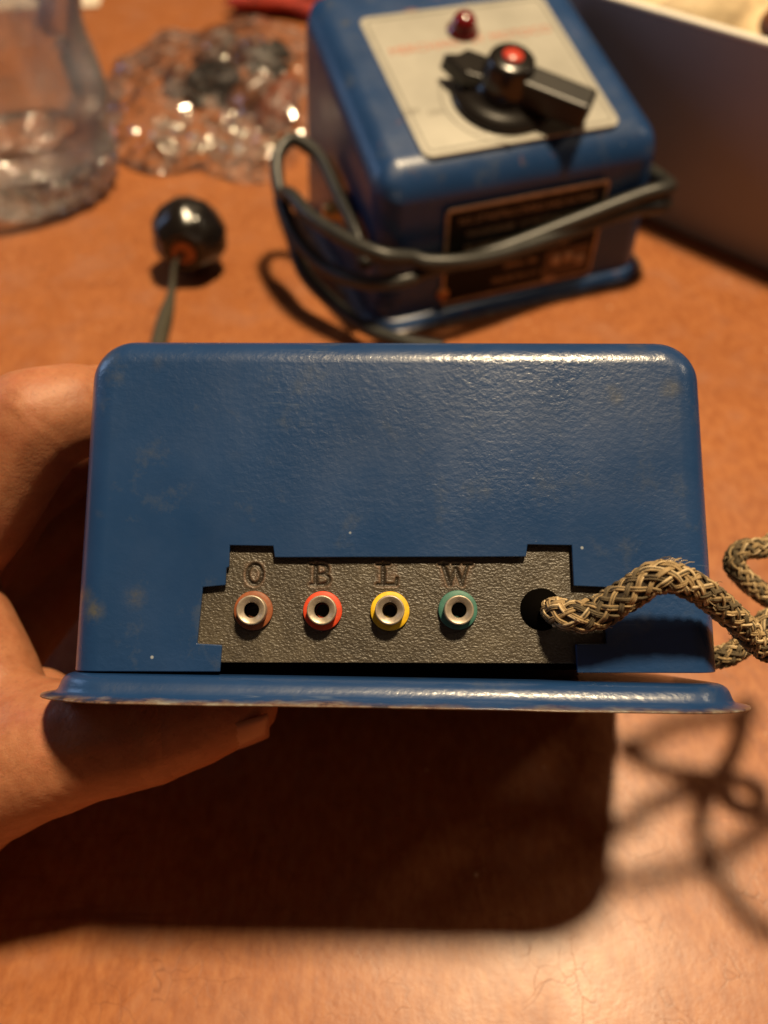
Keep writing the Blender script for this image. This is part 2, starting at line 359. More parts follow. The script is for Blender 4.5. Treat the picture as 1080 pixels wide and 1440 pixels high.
def box_bm(bm, x0, x1, y0, y1, z0, z1, M=None):
    vs = [bm.verts.new(p) for p in ((x0, y0, z0), (x1, y0, z0), (x1, y1, z0), (x0, y1, z0), (x0, y0, z1), (x1, y0, z1), (x1, y1, z1), (x0, y1, z1))]
    for q in ((3, 2, 1, 0), (4, 5, 6, 7), (0, 1, 5, 4), (1, 2, 6, 5), (2, 3, 7, 6), (3, 0, 4, 7)): bm.faces.new([vs[i] for i in q])
    if M is not None:
        for v in vs: v.co = M @ v.co
def boxo(name, dims, m, parent=None, b=0.0, M=None):
    bm = bmesh.new(); box_bm(bm, *dims, M=M); me = bpy.data.meshes.new(name); bm.to_mesh(me); bm.free()
    o = link(name, me, m, parent, False)
    if b: bev(o, b, 3)
    return o
def text_mesh(name, body, size, m, parent, M, depth=.0001, align='CENTER', shear=0):
    cu = bpy.data.curves.new(name, 'FONT'); cu.body = body; cu.size = size; cu.extrude = depth; cu.align_x = align; cu.align_y = 'CENTER'; cu.resolution_u = 3; cu.shear = shear
    t = bpy.data.objects.new(name+'_tmp', cu); C.objects.link(t)
    me = bpy.data.meshes.new_from_object(t.evaluated_get(bpy.context.evaluated_depsgraph_get())); bpy.data.objects.remove(t)
    me.transform(M); o = link(name, me, m, parent, False); return o

# ------------------------------------------------------------------ the table
n = 60
tv = [(-1.3+2.6*i/n, -.5+2.4*j/n, 0) for j in range(n+1) for i in range(n+1)]
tf = [(j*(n+1)+i, j*(n+1)+i+1, (j+1)*(n+1)+i+1, (j+1)*(n+1)+i) for j in range(n) for i in range(n)]
tb = mesh('table', tv, tf, M_TABLE); tag(tb, 'orange brown varnished wooden table top under everything', 'table', kind='structure')
tb.modifiers.new('thick', 'SOLIDIFY').thickness = .03

# ------------------------------------------------------------------ pressed steel cover and base plate (both boxes use them)
def outline(W, H, r1, i, seg=10, z0=0.0):
    p = [(-W+i, z0), (-W+i, z0+(H-r1-z0)*.5)]
    for k in range(seg+1):
        a = math.pi-k*math.pi/2/seg; p.append((-W+r1+(r1-i)*math.cos(a), H-r1+(r1-i)*math.sin(a)))
    p.append((0, H-i))
    for k in range(seg+1):
        a = math.pi/2-k*math.pi/2/seg; p.append((W-r1+(r1-i)*math.cos(a), H-r1+(r1-i)*math.sin(a)))
    p += [(W-i, z0+(H-r1-z0)*.5), (W-i, z0)]
    return p
def make_cover(W, H, D, r1, r2, m, parent, cut=None, thick=.0009):
    v = []; f = []; rings = []; K = 10
    for k in range(K+1):
        a = k/K*math.pi/2; rings.append((r2*(1-math.sin(a)), r2*(1-math.cos(a))))
    for yy in (.25, .5, .75): rings.append((0, r2+(D-2*r2)*yy))
    for k in range(K+1):
        a = k/K*math.pi/2; rings.append((r2*(1-math.cos(a)), D-r2+r2*math.sin(a)))
    n = 0
    for i, y in rings:
        o = outline(W, H, r1, i); n = len(o); v += [(x, y, z) for x, z in o]
    for r in range(len(rings)-1):
        for k in range(n-1): f.append((r*n+k, r*n+k+1, (r+1)*n+k+1, (r+1)*n+k))
    front = list(range(n))
    if cut:
        b = len(v); v += [(x, 0, z) for x, z in cut]; front += list(range(b, b+len(cut)))
    f.append(tuple(front)[::-1]); f.append(tuple((len(rings)-1)*n+k for k in range(n)))
    o = mesh('cover', v, f, m, parent)
    bm = bmesh.new(); bm.from_mesh(o.data); bmesh.ops.recalc_face_normals(bm, faces=bm.faces)
    # outward = away from the middle
    c = Vector((0, D/2, H/2)); s = sum((fa.calc_center_median()-c).dot(fa.normal)*fa.calc_area() for fa in bm.faces)
    if s < 0: bmesh.ops.reverse_faces(bm, faces=bm.faces)
    bm.to_mesh(o.data); bm.free(); o.data.polygons.foreach_set('use_smooth', [True]*len(o.data.polygons))
    so = o.modifiers.new('sheet', 'SOLIDIFY'); so.thickness = thick; so.offset = -1
    bev(o, .00022, 2, 40); wn(o); return o
def plan(W, D, rc, out, seg=10):
    x0, x1, y0, y1 = -W-out, W+out, -out, D+out; r = rc+max(out*1.0, out*1.9); p = []
    for cx, cy, a0 in ((x0+r, y0+r, math.pi), (x1-r, y0+r, 1.5*math.pi), (x1-r, y1-r, 0), (x0+r, y1-r, .5*math.pi)):
        for k in range(seg+1):
            a = a0+k*math.pi/2/seg; p.append((cx+r*math.cos(a), cy+r*math.sin(a)))
    q = []                                     # points along the long edges so that the lip can wander
    for i, (a, b) in enumerate(zip(p, p[1:]+p[:1])):
        L = math.hypot(b[0]-a[0], b[1]-a[1]); q.append(a)
        if L > .02:
            for t in range(1, 24): q.append((a[0]+(b[0]-a[0])*t/24, a[1]+(b[1]-a[1])*t/24))
    return q
def make_base(W, D, rc, prof, m, parent, roll=0.0, wander=.00018):
    v = []; f = []; n = 0
    for j, (out, z) in enumerate(prof):
        o = plan(W, D, rc, out); n = len(o)
        for x, y in o:
            wz = wander*mn.noise(Vector((x*60, y*60, 1.3)))*min(1, max(0, out/.005)); wo = wander*mn.noise(Vector((x*90, y*90, 7)))*(out > .006)
            v.append((x, y-wo, z+wz))
    for r in range(len(prof)-1):
        for k in range(n):
            k2 = (k+1) % n; f.append((r*n+k, r*n+k2, (r+1)*n+k2, (r+1)*n+k))
    f.append(tuple(range(n))); f.append(tuple((len(prof)-1)*n+k for k in range(n)))
    o = mesh('base_plate', v, f, m, parent)
    bm = bmesh.new(); bm.from_mesh(o.data); bmesh.ops.recalc_face_normals(bm, faces=bm.faces); bm.to_mesh(o.data); bm.free()
    o.data.polygons.foreach_set('use_smooth', [True]*len(o.data.polygons)); wn(o); o.rotation_euler = (0, roll, 0); o.location = (0, 0, -math.tan(roll)*W); return o

# ------------------------------------------------------------------ the hand-held box with the four sockets
TILT = R(8.9); zb = .1437
org = P(556.5, 945.5, zb)
xa = rv.copy(); ya = (fv*math.cos(TILT)-uv*math.sin(TILT)); za = (uv*math.cos(TILT)+fv*math.sin(TILT))
rl = Matrix.Rotation(R(.15), 3, ya); xa = rl @ xa; za = rl @ za
B1 = Matrix(((xa.x, ya.x, za.x, org.x), (xa.y, ya.y, za.y, org.y), (xa.z, ya.z, za.z, org.z), (0, 0, 0, 1)))
B1i = B1.inverted()
def loc(px, py, yo=0.0, Mi=None, M=None):
    M = M or B1; nrm = Vector(M.col[1][:3]); o = Vector(M.col[3][:3])+nrm*yo; d = ray(px, py)
    return (Mi or B1i) @ (C0+d*((o-C0).dot(nrm)/d.dot(nrm)))
W1, H1, D1 = .0619, .0665, .092
relay = thing('relay_box', 'blue steel box held in the hand, four ringed sockets lettered O B L W', 'electrical box', B1)
cutpx = [(812, 946), (810, 906), (853, 905), (852, 826), (807, 824), (804, 767), (742, 766), (740, 783), (386, 784), (384, 768), (323, 767), (322, 797), (318, 799), (317, 823), (285, 826), (277, 905), (312, 907), (309, 948)]
cut = []
for i, (a, b) in enumerate(cutpx):
    q = loc(a, b); cut.append((q.x, 0.0 if i in (0, len(cutpx)-1) else q.z))
make_cover(W1, H1, D1, .0088, .0062, M_BLUE, relay, cut)
prof1 = [(-.004, -.0002), (-.0006, -.0002), (.0004, -.0003), (.0014, -.0006), (.0023, -.0011), (.0029, -.0018), (.0033, -.0026), (.0037, -.0034), (.0043, -.0039), (.0053, -.0042), (.0066, -.0044), (.0079, -.0046), (.0080, -.0048), (.0079, -.0050), (.0055, -.0050), (.003, -.0047), (-.004, -.0047)]
make_base(W1, D1, .0055, prof1, M_BASE, relay, R(.85))

# black pressed panel with stamped letters: one relief sheet
yo = .0014
def L2(px, py): q = loc(px, py, yo); return np.array([q.x, q.z])
x0, z1p = L2(270, 755); x1, z0p = L2(862, 933)
step = .00014
xs = np.arange(x0, x1, step); zs = np.linspace(z0p, z1p, int((z1p-z0p)/step))
X, Z = np.meshgrid(xs, zs)
hc = L2(761, 857); HR = 30*.1456/F
rr = np.hypot(X-hc[0], Z-hc[1]); near = np.abs(rr-HR) < step*.62
X = np.where(near, hc[0]+(X-hc[0])/rr*HR, X); Z = np.where(near, hc[1]+(Z-hc[1])/rr*HR, Z); rr = np.hypot(X-hc[0], Z-hc[1])
hgt = np.zeros_like(X); halo = np.zeros_like(X)
U = 1.0
def seg_d(x, z, a, b):
    a = np.array(a); b = np.array(b); d = b-a; L = d@d
    t = np.clip(((x-a[0])*d[0]+(z-a[1])*d[1])/(L+1e-12), 0, 1)
    return np.hypot(x-a[0]-t*d[0], z-a[1]-t*d[1])
def arc(cx, cz, rx, rz, a0, a1, n=14):
    return [(cx+rx*math.cos(R(a0+(a1-a0)*k/n)), cz+rz*math.sin(R(a0+(a1-a0)*k/n))) for k in range(n+1)]
def strokes(pts, wd): return [(pts[i], pts[i+1], wd) for i in range(len(pts)-1)]
# unit letters, z from -1 to 1 (cap height 2), widths in the same unit
T, t_ = .20, .09
LET = {
 'O': strokes(arc(0, 0, .66, .88, 0, 360, 40), .16),
 'B': strokes([(-.45, -.9), (-.45, .9)], T)+strokes([(-.95, .92), (.15, .92)], t_)+strokes([(-.95, -.92), (.2, -.92)], t_)+strokes(arc(.1, .45, .50, .45, 90, -90), .15)+strokes(arc(.15, -.47, .62, .45, 90, -90), .16)+strokes([(-.45, 0), (.15, 0)], t_),
 'L': strokes([(-.35, -.9), (-.35, .9)], T)+strokes([(-.9, .92), (.2, .92)], t_)+strokes([(-.9, -.92), (.85, -.92), (.92, -.35)], t_+.03),
 'W': strokes([(-1.15, .9), (-.58, -.9)], T)+strokes([(-.58, -.9), (0, .55)], .12)+strokes([(0, .55), (.55, -.9)], T)+strokes([(.55, -.9), (1.1, .9)], .12)+strokes([(-1.5, .92), (-.75, .92)], t_)+strokes([(.75, .92), (1.45, .92)], t_)+strokes([(-.25, .92), (.3, .92)], t_),
}
lh = 15.5*.1462/F
for ch, px in (('O', 358), ('B', 451), ('L', 544), ('W', 641)):
    cx, cz = L2(px, 808)
    lx = (X-cx)/lh; lz = (Z-cz)/lh; sel = (np.abs(lx) < 2.4) & (np.abs(lz) < 2.2)
    a = lx[sel]; b = lz[sel]; d = np.full(a.shape, 9.0)
    for p, q, wd in LET[ch]: d = np.minimum(d, seg_d(a, b, p, q)-wd)
    g = 1/(1+np.exp(np.clip(d/.045, -30, 30)))            # 1 in the groove
    rim = np.exp(-((d-.16)/.10)**2)
    hh = hgt[sel]; hh = g*.00050-rim*.00010; hgt[sel] = hh
    box = np.clip(1.0-np.maximum(np.abs(a)-(1.25 if ch == 'W' else .75), np.abs(b)-.95)/.35, 0, 1)
    halo[sel] = np.clip(np.exp(-(np.clip(d, 0, 9)/.16)**2)*.9+box*.35, 0, 1)*(1-g)-g*.9
hgt += .00003*np.sin(X*900)*np.sin(Z*700)
keep = rr > HR-step*.3
nx, nz_ = len(xs), len(zs)
V = np.stack([X, yo+hgt, Z], -1).reshape(-1, 3)
jj, ii = np.meshgrid(np.arange(nz_-1), np.arange(nx-1), indexing='ij'); a = jj*nx+ii
Q = np.stack([a, a+1, a+nx+1, a+nx], -1).reshape(-1, 4); kf = keep.reshape(-1)
Q = Q[kf[Q].all(1)]
me = bpy.data.meshes.new('terminal_panel'); nb = len(V)
V2 = np.concatenate([V, np.stack([xs, np.full(nx, yo+.0022), np.full(nx, z0p)], -1)])
Qb = [(i+1, i, nb+i, nb+i+1) for i in range(nx-1)]
me.from_pydata(V2.tolist(), [], Q.tolist()+Qb)
at = me.attributes.new('halo', 'FLOAT', 'POINT'); at.data.foreach_set('value', np.concatenate([halo.reshape(-1), np.zeros(nx)]))
panel = link('terminal_panel', me, M_PANEL, relay)
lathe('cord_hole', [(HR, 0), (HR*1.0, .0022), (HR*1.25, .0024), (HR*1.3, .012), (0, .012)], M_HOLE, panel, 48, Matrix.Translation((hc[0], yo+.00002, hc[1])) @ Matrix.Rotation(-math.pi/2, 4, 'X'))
boxo('dark_cavity_sheet', (-.054, .054, .0075, .0082, .0002, .05), M_HOLE, relay)  # black sheet added so the hollow inside of the cover looks dark
# four pin jacks: washer, barrel
def jack(px, py, colour, wx, wz, tone):
    q = loc(px, py+2.5, yo); Mx = Matrix.Translation((q.x, yo, q.z)) @ Matrix.Rotation(math.pi/2, 4, 'X')      # +Z of the lathe points at the viewer
    barrel = lathe('socket', [(.0026, -.0005), (.00275, .0004), (.00278, .0030), (.00274, .00320), (.00264, .00330), (.00250, .00331), (.00236, .00325), (.00150, .00275), (.00142, .00262)], M_NICKEL, relay, 56, Mx, cap=False)
    Mw = Matrix.Translation((q.x+wx, yo, q.z+wz)) @ Matrix.Rotation(math.pi/2, 4, 'X')
    lathe('washer', [(.0012, .00005), (.00365, .00005), (.00373, .0003), (.00370, .00068), (.0036, .00078), (.0026, .00080)], M_WASH[colour], barrel, 56, Mw, cap=False)
    lathe('socket_bore', [(.00147, .00272), (.00140, .0022), (.00138, -.003), (0, -.003)], M_HOLE, barrel, 32, Mx, cap=False)
    barrel['label'] = tone
jack(357, 856, 'orange', 0, 0, 'socket with a dull orange ring under the letter O')
jack(454, 856, 'red', 0, -.00005, 'socket with a bright red ring under the letter B')
jack(548, 856, 'yellow', .00005, -.0001, 'socket with a yellow ring under the letter L')
jack(643.5, 856, 'green', 0, .0001, 'socket with a green ring under the letter W')

# ------------------------------------------------------------------ braided cloth cord out of the panel
def pw(v): return list(v)
CP = []
def cp(v, r): CP.append((*v, r))
cp(P(779, 856, .1555), .0022); cp(P(778, 857, .1495), .0024); cp(P(783, 860, .1445), .0027); cp(P(806, 867, .1412), .0030); cp(P(842, 861, .1392), .0031); cp(P(886, 834, .1368), .0030)
cp(P(930, 811, .1352), .0030); cp(P(983, 829, .1372), .0027); cp(P(1036, 872, .1415), .00255); cp(P(1092, 918, .147), .0024)
cp(SH(1000, 1216, .077), .0024); cp(SH(1080, 1166, .06), .0024); cp(SH(1170, 1130, .045), .0024); cp(SH(1215, 1260, .04), .0024); cp(SH(1090, 1312, .070), .0024)
cp(SH(1035, 1265, .075), .0024); cp(SH(1003, 1222, .075), .0024); cp(SH(988, 1165, .065), .0024); cp(SH(1003, 1112, .048), .0024); cp(SH(1035, 1060, .050), .0024); cp(SH(1052, 1000, .055), .0024)
cp(P(1230, 740, .185), .0024); cp(P(1130, 735, .18), .0024); cp(P(1082, 768, .178), .0024); cp(P(1045, 773, .178), .0024); cp(P(1032, 793, .178), .0024); cp(P(1052, 818, .178), .0024); cp(P(1095, 850, .178), .0024)
cp(SH(1060, 1108, .054), .0024); cp(SH(1065, 1140, .05), .0024); cp(SH(1030, 1135, .047), .0024); cp(SH(1010, 1108, .052), .0024)
cp(P(1088, 872, .168), .0024); cp(P(1062, 893, .165), .0024); cp(P(1035, 915, .165), .0024); cp(P(1005, 925, .167), .0024); cp(P(950, 925, .175), .0024)
cl = [tuple(B1i @ Vector(p[:3]))+(p[3],) for p in CP]
c4 = catmull(cl, .0005); cc = c4[:, :3]; cr = c4[:, 3]*.94
T_, N_, Bn = frames(cc)
s = np.concatenate([[0], np.cumsum(np.linalg.norm(np.diff(cc, axis=0), axis=1))])
cv, cf = tube_arr(cc[::3], cr[::3]*.86, 14)
cord = mesh('cord', cv, cf.tolist(), M_CORE, relay)
NB = 8; vs = []; fs = []; mi = []; base = 0
phi = np.concatenate([[0], np.cumsum(np.diff(s)/cr[1:])])*.78
for dr in (1, -1):
    for i in range(NB):
        q = 2*phi*NB/(2*np.pi)
        wob = .10*np.sin(s*310+i*2.1+dr)+.06*np.sin(s*777+i)
        for t in range(3):
            th = 2*np.pi*i/NB+dr*phi+wob+(t-1)*.125*(1+.35*np.sin(s*190+i*1.7+t))
            h = cr*(.95)+dr*.00022*np.cos(np.pi*q)+.00006*np.sin(s*500+t*2+i)
            pts = cc+(N_*np.cos(th)[:, None]+Bn*np.sin(th)[:, None])*h[:, None]
            v, f = tube_arr(pts, .00021*(1+.3*math.sin(i*3+t*5+dr)), 5, base); vs.append(v); fs.append(f); base += len(v)
            mi += [(0, 1, 2, 0, 2, 0)[(i+t*(1 if i % 2 else 0)+(dr > 0)*2) % 6]]*len(f)
# loose hairs and the small frayed tuft
k0 = int(np.argmin(np.abs(s-.034)))
for k in range(420):
    if k < 14: j = k0+random.randint(-4, 4); d = np.array([.9+random.gauss(0, .15), -.2+random.gauss(0, .2), .8]); L = .0020
    else: j = random.randint(20, len(s)-20); d = rng.normal(size=3); L = random.choice((.0007, .0011, .0020))
    d = d/np.linalg.norm(d); side = d-T_[j]*(d@T_[j]); side /= np.linalg.norm(side)
    st = cc[j]+side*cr[j]; e = st+(d*.6+T_[j]*.5)*L*random.uniform(.6, 1.2); md = (st+e)/2+side*L*.15
    v, f = tube_arr(np.array([st, md, e]), .00005, 4, base); vs.append(v); fs.append(f); base += len(v); mi += [1 if k % 3 else 2]*len(f)
me = bpy.data.meshes.new('braid'); me.from_pydata(np.concatenate(vs).tolist(), [], np.concatenate(fs).tolist())
for q in M_TH: me.materials.append(q)
me.polygons.foreach_set('material_index', mi)
br = link('braid', me, None, cord); br['kind'] = 'stuff'

# ------------------------------------------------------------------ the hand
hb = bmesh.new()
def cap_chain(pts, sub=7):
    """tapered chain of overlapping balls; fused afterwards into one skin"""
    for (a, ra), (b, rb) in zip(pts[:-1], pts[1:]):
        a = Vector(a); b = Vector(b); L = (b-a).length; n = max(2, int(L/(min(ra, rb)*.22)))
        for k in range(n+1):
            t = k/n; t2 = t*t*(3-2*t)
            bmesh.ops.create_icosphere(hb, subdivisions=2, radius=ra+(rb-ra)*t2, matrix=Matrix.Translation(a.lerp(b, t)))
# thumb under the base plate
TH = [(P(-150, 1165, .178), .0205), (P(-30, 1080, .170), .0178), (P(60, 1054, .166), .0152), (P(130, 1040, .164), .0132), (P(205, 1028, .164), .0123), (P(262, 1012, .166), .0112), (P(322, 998, .1685), .0092), (P(348, 992, .170), .0074)]
cap_chain(TH)
cap_chain([(P(-70, 1040, .174), .020), (P(20, 1000, .169), .0090), (P(62, 992, .166), .0065)])
# web and palm edge that closes the dark gap
cap_chain([(P(18, 1040, .168), .0110), (P(-30, 935, .176), .0125), (P(-75, 840, .184), .0125), (P(-150, 770, .186), .0130)])
cap_chain([(SH(124, 1150, .038), .0115), (P(-40, 1060, .19), .017)])  # unseen flesh added behind the thumb to block light on the table
cap_chain([(P(45, 1010, .188), .0130), (P(-60, 1060, .19), .018), (P(-200, 1150, .195), .022)])  # palm flesh added to close a lit gap in the hand's shadow
cap_chain([(P(-60, 1080, .175), .018), (P(-130, 960, .186), .018), (P(-160, 850, .19), .015)])
# index finger
IX = [(P(-190, 800, .186), .0150), (P(-95, 800, .184), .0135), (P(-30, 730, .179), .0118), (P(14, 655, .1755), .0118), (P(52, 592, .1735), .0126), (P(96, 580, .176), .0116), (P(135, 574, .181), .0104), (P(215, 556, .194), .0090), (P(330, 545, .208), .0074)]
cap_chain(IX)
MD = [(P(-240, 880, .20), .0150), (P(-120, 850, .200), .0135), (P(-45, 780, .198), .0130), (P(20, 690, .200), .0118), (P(150, 606, .214), .0105), (P(300, 575, .228), .0082)]
cap_chain(MD)
RG = [(P(-240, 960, .205), .014), (P(-120, 920, .210), .0135), (P(-40, 860, .214), .0130), (P(20, 775, .216), .0118), (P(130, 680, .228), .0105), (P(240, 640, .240), .0085)]
cap_chain(RG)
PK = [(P(-230, 1040, .205), .0125), (P(-120, 1000, .205), .0135), (P(-30, 950, .212), .0130), (P(30, 880, .218), .0120), (P(110, 790, .230), .0105), (P(200, 740, .242), .0085)]
cap_chain(PK)
# palm and wrist
WR = P(-330, 1230, .185)
for a, r_ in ((P(-190, 800, .186), .0150), (P(-240, 880, .20), .015), (P(-240, 960, .205), .014), (P(-230, 1040, .205), .0125)):
    cap_chain([(a, r_), (WR, .024)])
cap_chain([(TH[0][0], .0215), (WR, .025)]); cap_chain([(WR, .025), (WR+Vector((-.10, -.06, .012)), .029), (WR+Vector((-.24, -.16, .03)), .036)])
me = bpy.data.meshes.new('person'); hb.to_mesh(me); hb.free()
tmp = bpy.data.objects.new('hand_tmp', me); C.objects.link(tmp)
rm = tmp.modifiers.new('skin', 'REMESH'); rm.mode = 'VOXEL'; rm.voxel_size = .0011
sm = tmp.modifiers.new('smooth', 'SMOOTH'); sm.factor = .6; sm.iterations = 14
me2 = bpy.data.meshes.new_from_object(tmp.evaluated_get(bpy.context.evaluated_depsgraph_get())); bpy.data.objects.remove(tmp)
# creases at the joints: planes across the bone
hv = np.zeros(len(me2.vertices)*3); me2.vertices.foreach_get('co', hv); hv = hv.reshape(-1, 3)
cre = np.zeros(len(hv)); nzv = np.array([mn.noise(Vector(p)*140) for p in hv])
def crease(c, d, w_, amp, rad, wob=.0012):
    c = np.array(c); d = np.array(d.normalized()); r = hv-c; q = r@d+nzv*wob
    m_ = np.linalg.norm(r, axis=1) < rad
    global cre
    cre = np.maximum(cre, np.where(m_, np.exp(-(q/w_)**2)*amp*np.clip((rad-np.linalg.norm(r, axis=1))/(.3*rad), 0, 1), 0))
td = TH[5][0]-TH[3][0]
for off, am in ((0, 1.0), (.0052, .8)): crease(TH[4][0]+td.normalized()*off, td, .0010, am*.45, .0150, .0004)

idr = IX[5][0]-IX[3][0]
for off, am in ((-.0005, .12), (.0028, .10)): crease(IX[4][0]+idr.normalized()*off, idr, .0010, am, .0145, .0010)
crease(IX[6][0], IX[7][0]-IX[5][0], .0010, .3, .012)
for k in range(5): crease(P(-10+k*14, 1080-k*17, .15), Vector((.6, .2, .35+k*.1)), .0005, .07, .020, .003)
at = me2.attributes.new('crease', 'FLOAT', 'POINT'); at.data.foreach_set('value', cre)
nr = np.zeros(len(hv)*3); me2.vertices.foreach_get('normal', nr); nr = nr.reshape(-1, 3)
hv2 = hv-nr*(cre*.00035)[:, None]; me2.vertices.foreach_set('co', hv2.reshape(-1)); me2.update()
hand = link('person', me2, M_SKIN); me2.name = 'person'
tag(hand, 'bare left hand of a person gripping the blue socket box, thumb under its base', 'person')
# thumb nail, on the far side of the tip
nv = []; nf = []
cN = TH[6][0]; ax = (TH[7][0]-TH[5][0]).normalized(); up = (-uv*.72-fv*.70).normalized(); up = (up-ax*up.dot(ax)).normalized(); sd = ax.cross(up)
for j in range(9):
    for i in range(9):
        u_ = -1+2*i/8; t = j/8; hw = .0052*(1-.25*max(0, t-.6)/.4)
        a_ = u_*.72*(1-.12*t*t); nv.append(cN+ax*(-.0042+.0115*t)+sd*math.sin(a_)*.0088+up*(math.cos(a_)*(.0092-.0014*t*t)-.0002))
for j in range(8):
    for i in range(8): nf.append((j*9+i, j*9+i+1, (j+1)*9+i+1, (j+1)*9+i))
nl = mesh('fingernail', nv, nf, M_NAIL, hand); nl.modifiers.new('t', 'SOLIDIFY').thickness = .0004

# ------------------------------------------------------------------ second box, standing behind, its cord wound round it
yaw, SL = R(20.0), R(17.0)
B2 = Matrix.Translation((.0612, .3110, .0052)) @ Matrix.Rotation(yaw, 4, 'Z'); B2i = B2.inverted()
W2, H2, D2 = .0685, .0625, .118
LT = Matrix.Translation((0, 0, H2)) @ Matrix.Rotation(SL, 4, 'X')          # the sloping lid's own frame
LW = B2 @ LT; LWi = LW.inverted()
psu = thing('power_box', 'worn blue steel box with cream dial plate and black knob, wrapped in its cord', 'electrical box', B2)
bm = bmesh.new(); hb_ = H2+D2*math.tan(SL); tp = .0026
vs_ = [bm.verts.new(p) for p in ((-W2, 0, 0), (W2, 0, 0), (W2, D2, 0), (-W2, D2, 0), (-W2+tp, tp, H2), (W2-tp, tp, H2), (W2-tp*2, D2-tp, hb_), (-W2+tp*2, D2-tp, hb_))]
for q in ((3, 2, 1, 0), (4, 5, 6, 7), (0, 1, 5, 4), (1, 2, 6, 5), (2, 3, 7, 6), (3, 0, 4, 7)): bm.faces.new([vs_[i] for i in q])
eds = [e for e in bm.edges if not all(abs(v.co.z) < 1e-6 for v in e.verts)]
bmesh.ops.bevel(bm, geom=eds, offset=.0115, segments=9, profile=.5, affect='EDGES', clamp_overlap=True)
bmesh.ops.delete(bm, geom=[f_ for f_ in bm.faces if all(abs(v.co.z) < 1e-5 for v in f_.verts)], context='FACES')
me = bpy.data.meshes.new('cover'); bm.to_mesh(me); bm.free(); cv2 = link('cover', me, M_BLUE2, psu)
so = cv2.modifiers.new('sheet', 'SOLIDIFY'); so.thickness = .001; so.offset = -1; wn(cv2)
prof2 = [(-.004, -.0002), (-.0006, -.0002), (.0004, -.0004), (.0018, -.0010), (.0032, -.0021), (.0040, -.0034), (.0048, -.0041), (.0070, -.0046), (.0073, -.0049), (.0070, -.0052), (-.004, -.0052)]
make_base(W2, D2, .0085, prof2, M_BASE2, psu)
def top2(px, py, h=0.0):                       # point of the sloping lid under a pixel, in the lid's frame
    nn_ = Vector(LW.col[2][:3]); o_ = Vector(LW.col[3][:3])+nn_*h; d = ray(px, py)
    return LWi @ (C0+d*((o_-C0).dot(nn_)/d.dot(nn_)))
pc = [top2(*q) for q in ((497, 24), (762, -2), (876, 178), (600, 221))]
bl, brr, fr_, fl_ = pc
px0 = (bl.x+fl_.x)/2; px1 = (brr.x+fr_.x)/2; py0 = (fl_.y+fr_.y)/2; py1 = (bl.y+brr.y)/2
import sys; print('PLATE', [tuple(round(t, 4) for t in q) for q in pc], file=open('/tmp/plate.txt', 'w')) if False else None
def rrect(x0, x1, y0, y1, r, z, seg=6):
    p = []
    for cx, cy, a0 in ((x0+r, y0+r, 180), (x1-r, y0+r, 270), (x1-r, y1-r, 0), (x0+r, y1-r, 90)):
        for k in range(seg+1): a = R(a0+90*k/seg); p.append((cx+r*math.cos(a), cy+r*math.sin(a), z))
    return p
def slab(name, x0, x1, y0, y1, r, z0, z1, m, parent, b=.0002):
    p = rrect(x0, x1, y0, y1, r, z1); q = rrect(x0, x1, y0, y1, r, z0); n = len(p)
    f = [tuple(range(n)), tuple(range(2*n-1, n-1, -1))]+[(n+k, n+(k+1) % n, (k+1) % n, k) for k in range(n)]
    o = mesh(name, p+q, f, m, parent, False); bev(o, b, 2, 50); return o
def band(name, x0, x1, y0, y1, r, wd, z, m, parent, h=.00012):
    a = rrect(x0, x1, y0, y1, r, z+h); b = rrect(x0+wd, x1-wd, y0+wd, y1-wd, max(.0003, r-wd), z+h); c = [(q[0], q[1], z) for q in a]; d = [(q[0], q[1], z) for q in b]; n = len(a)
    f = []
    for k in range(n):
        k2 = (k+1) % n; f += [(k, k2, n+k2, n+k), (2*n+k, 2*n+k2, k2, k), (n+k, n+k2, 3*n+k2, 3*n+k)]
    return mesh(name, a+b+c+d, f, m, parent, False)
zt = 0.0
plate = slab('dial_plate', px0, px1, py0, py1, .0045, zt-.0001, zt+.0006, M_PLATE, psu); plate.matrix_local = LT
band('plate_border', px0+.0022, px1-.0022, py0+.0022, py1-.0022, .0035, .0011, zt+.0006, M_PLATELINE, plate)
q = top2(650, 72); qd = (top2(755, 45)-top2(568, 73)); ang = math.atan2(qd.y, qd.x)
text_mesh('plate_title', 'MERCHANT BY MOTOCO', qd.length/9.6, M_REDPRINT, plate, Matrix.Translation(((top2(568, 73)+top2(755, 45)).x/2, (top2(568, 73)+top2(755, 45)).y/2, .0007)) @ Matrix.Rotation(ang, 4, 'Z'), .00006)
for px, tx in ((578, 'OFF'), (612, 'ON')):
    q = top2(px, 160); text_mesh('dial_mark', tx, .0042, M_GREYPRINT, plate, Matrix.Translation((q.x, q.y, zt+.0007)), .00005)
jq = top2(652, 36, .003)
jew = lathe('indicator_lamp', [(.0072, 0), (.0072, .0012), (.0058, .0022), (.0056, .0030), (.0052, .0052), (.0038, .0070), (.0018, .0078), (0, .0080)], M_REDJ, psu, 40, Matrix.Translation((jq.x, jq.y, zt+.0006)))
jew.matrix_local = LT
lathe('bezel', [(.0066, 0), (.0066, .0014), (.0060, .0020), (.0056, .0020)], M_BRASS, jew, 40, Matrix.Translation((jq.x, jq.y, zt+.0006)), cap=False)
kq = top2(706, 137, .001); KM = Matrix.Translation((kq.x, kq.y, zt+.0008))
kn = lathe('knob', [(.0215, 0), (.0220, .0010), (.0215, .0022), (.0170, .0036), (.0135, .0052), (.0112, .0075), (.0112, .0100), (.0106, .0130), (.0099, .0160), (.0094, .0176), (.0084, .0184), (.0046, .0186), (0, .0186)], M_BAKE, psu, 64, KM)
kn.matrix_local = LT
lathe('red_cap', [(.0044, .0182), (.0043, .0192), (.0035, .0198), (0, .0201)], M_REDP, kn, 32, KM)
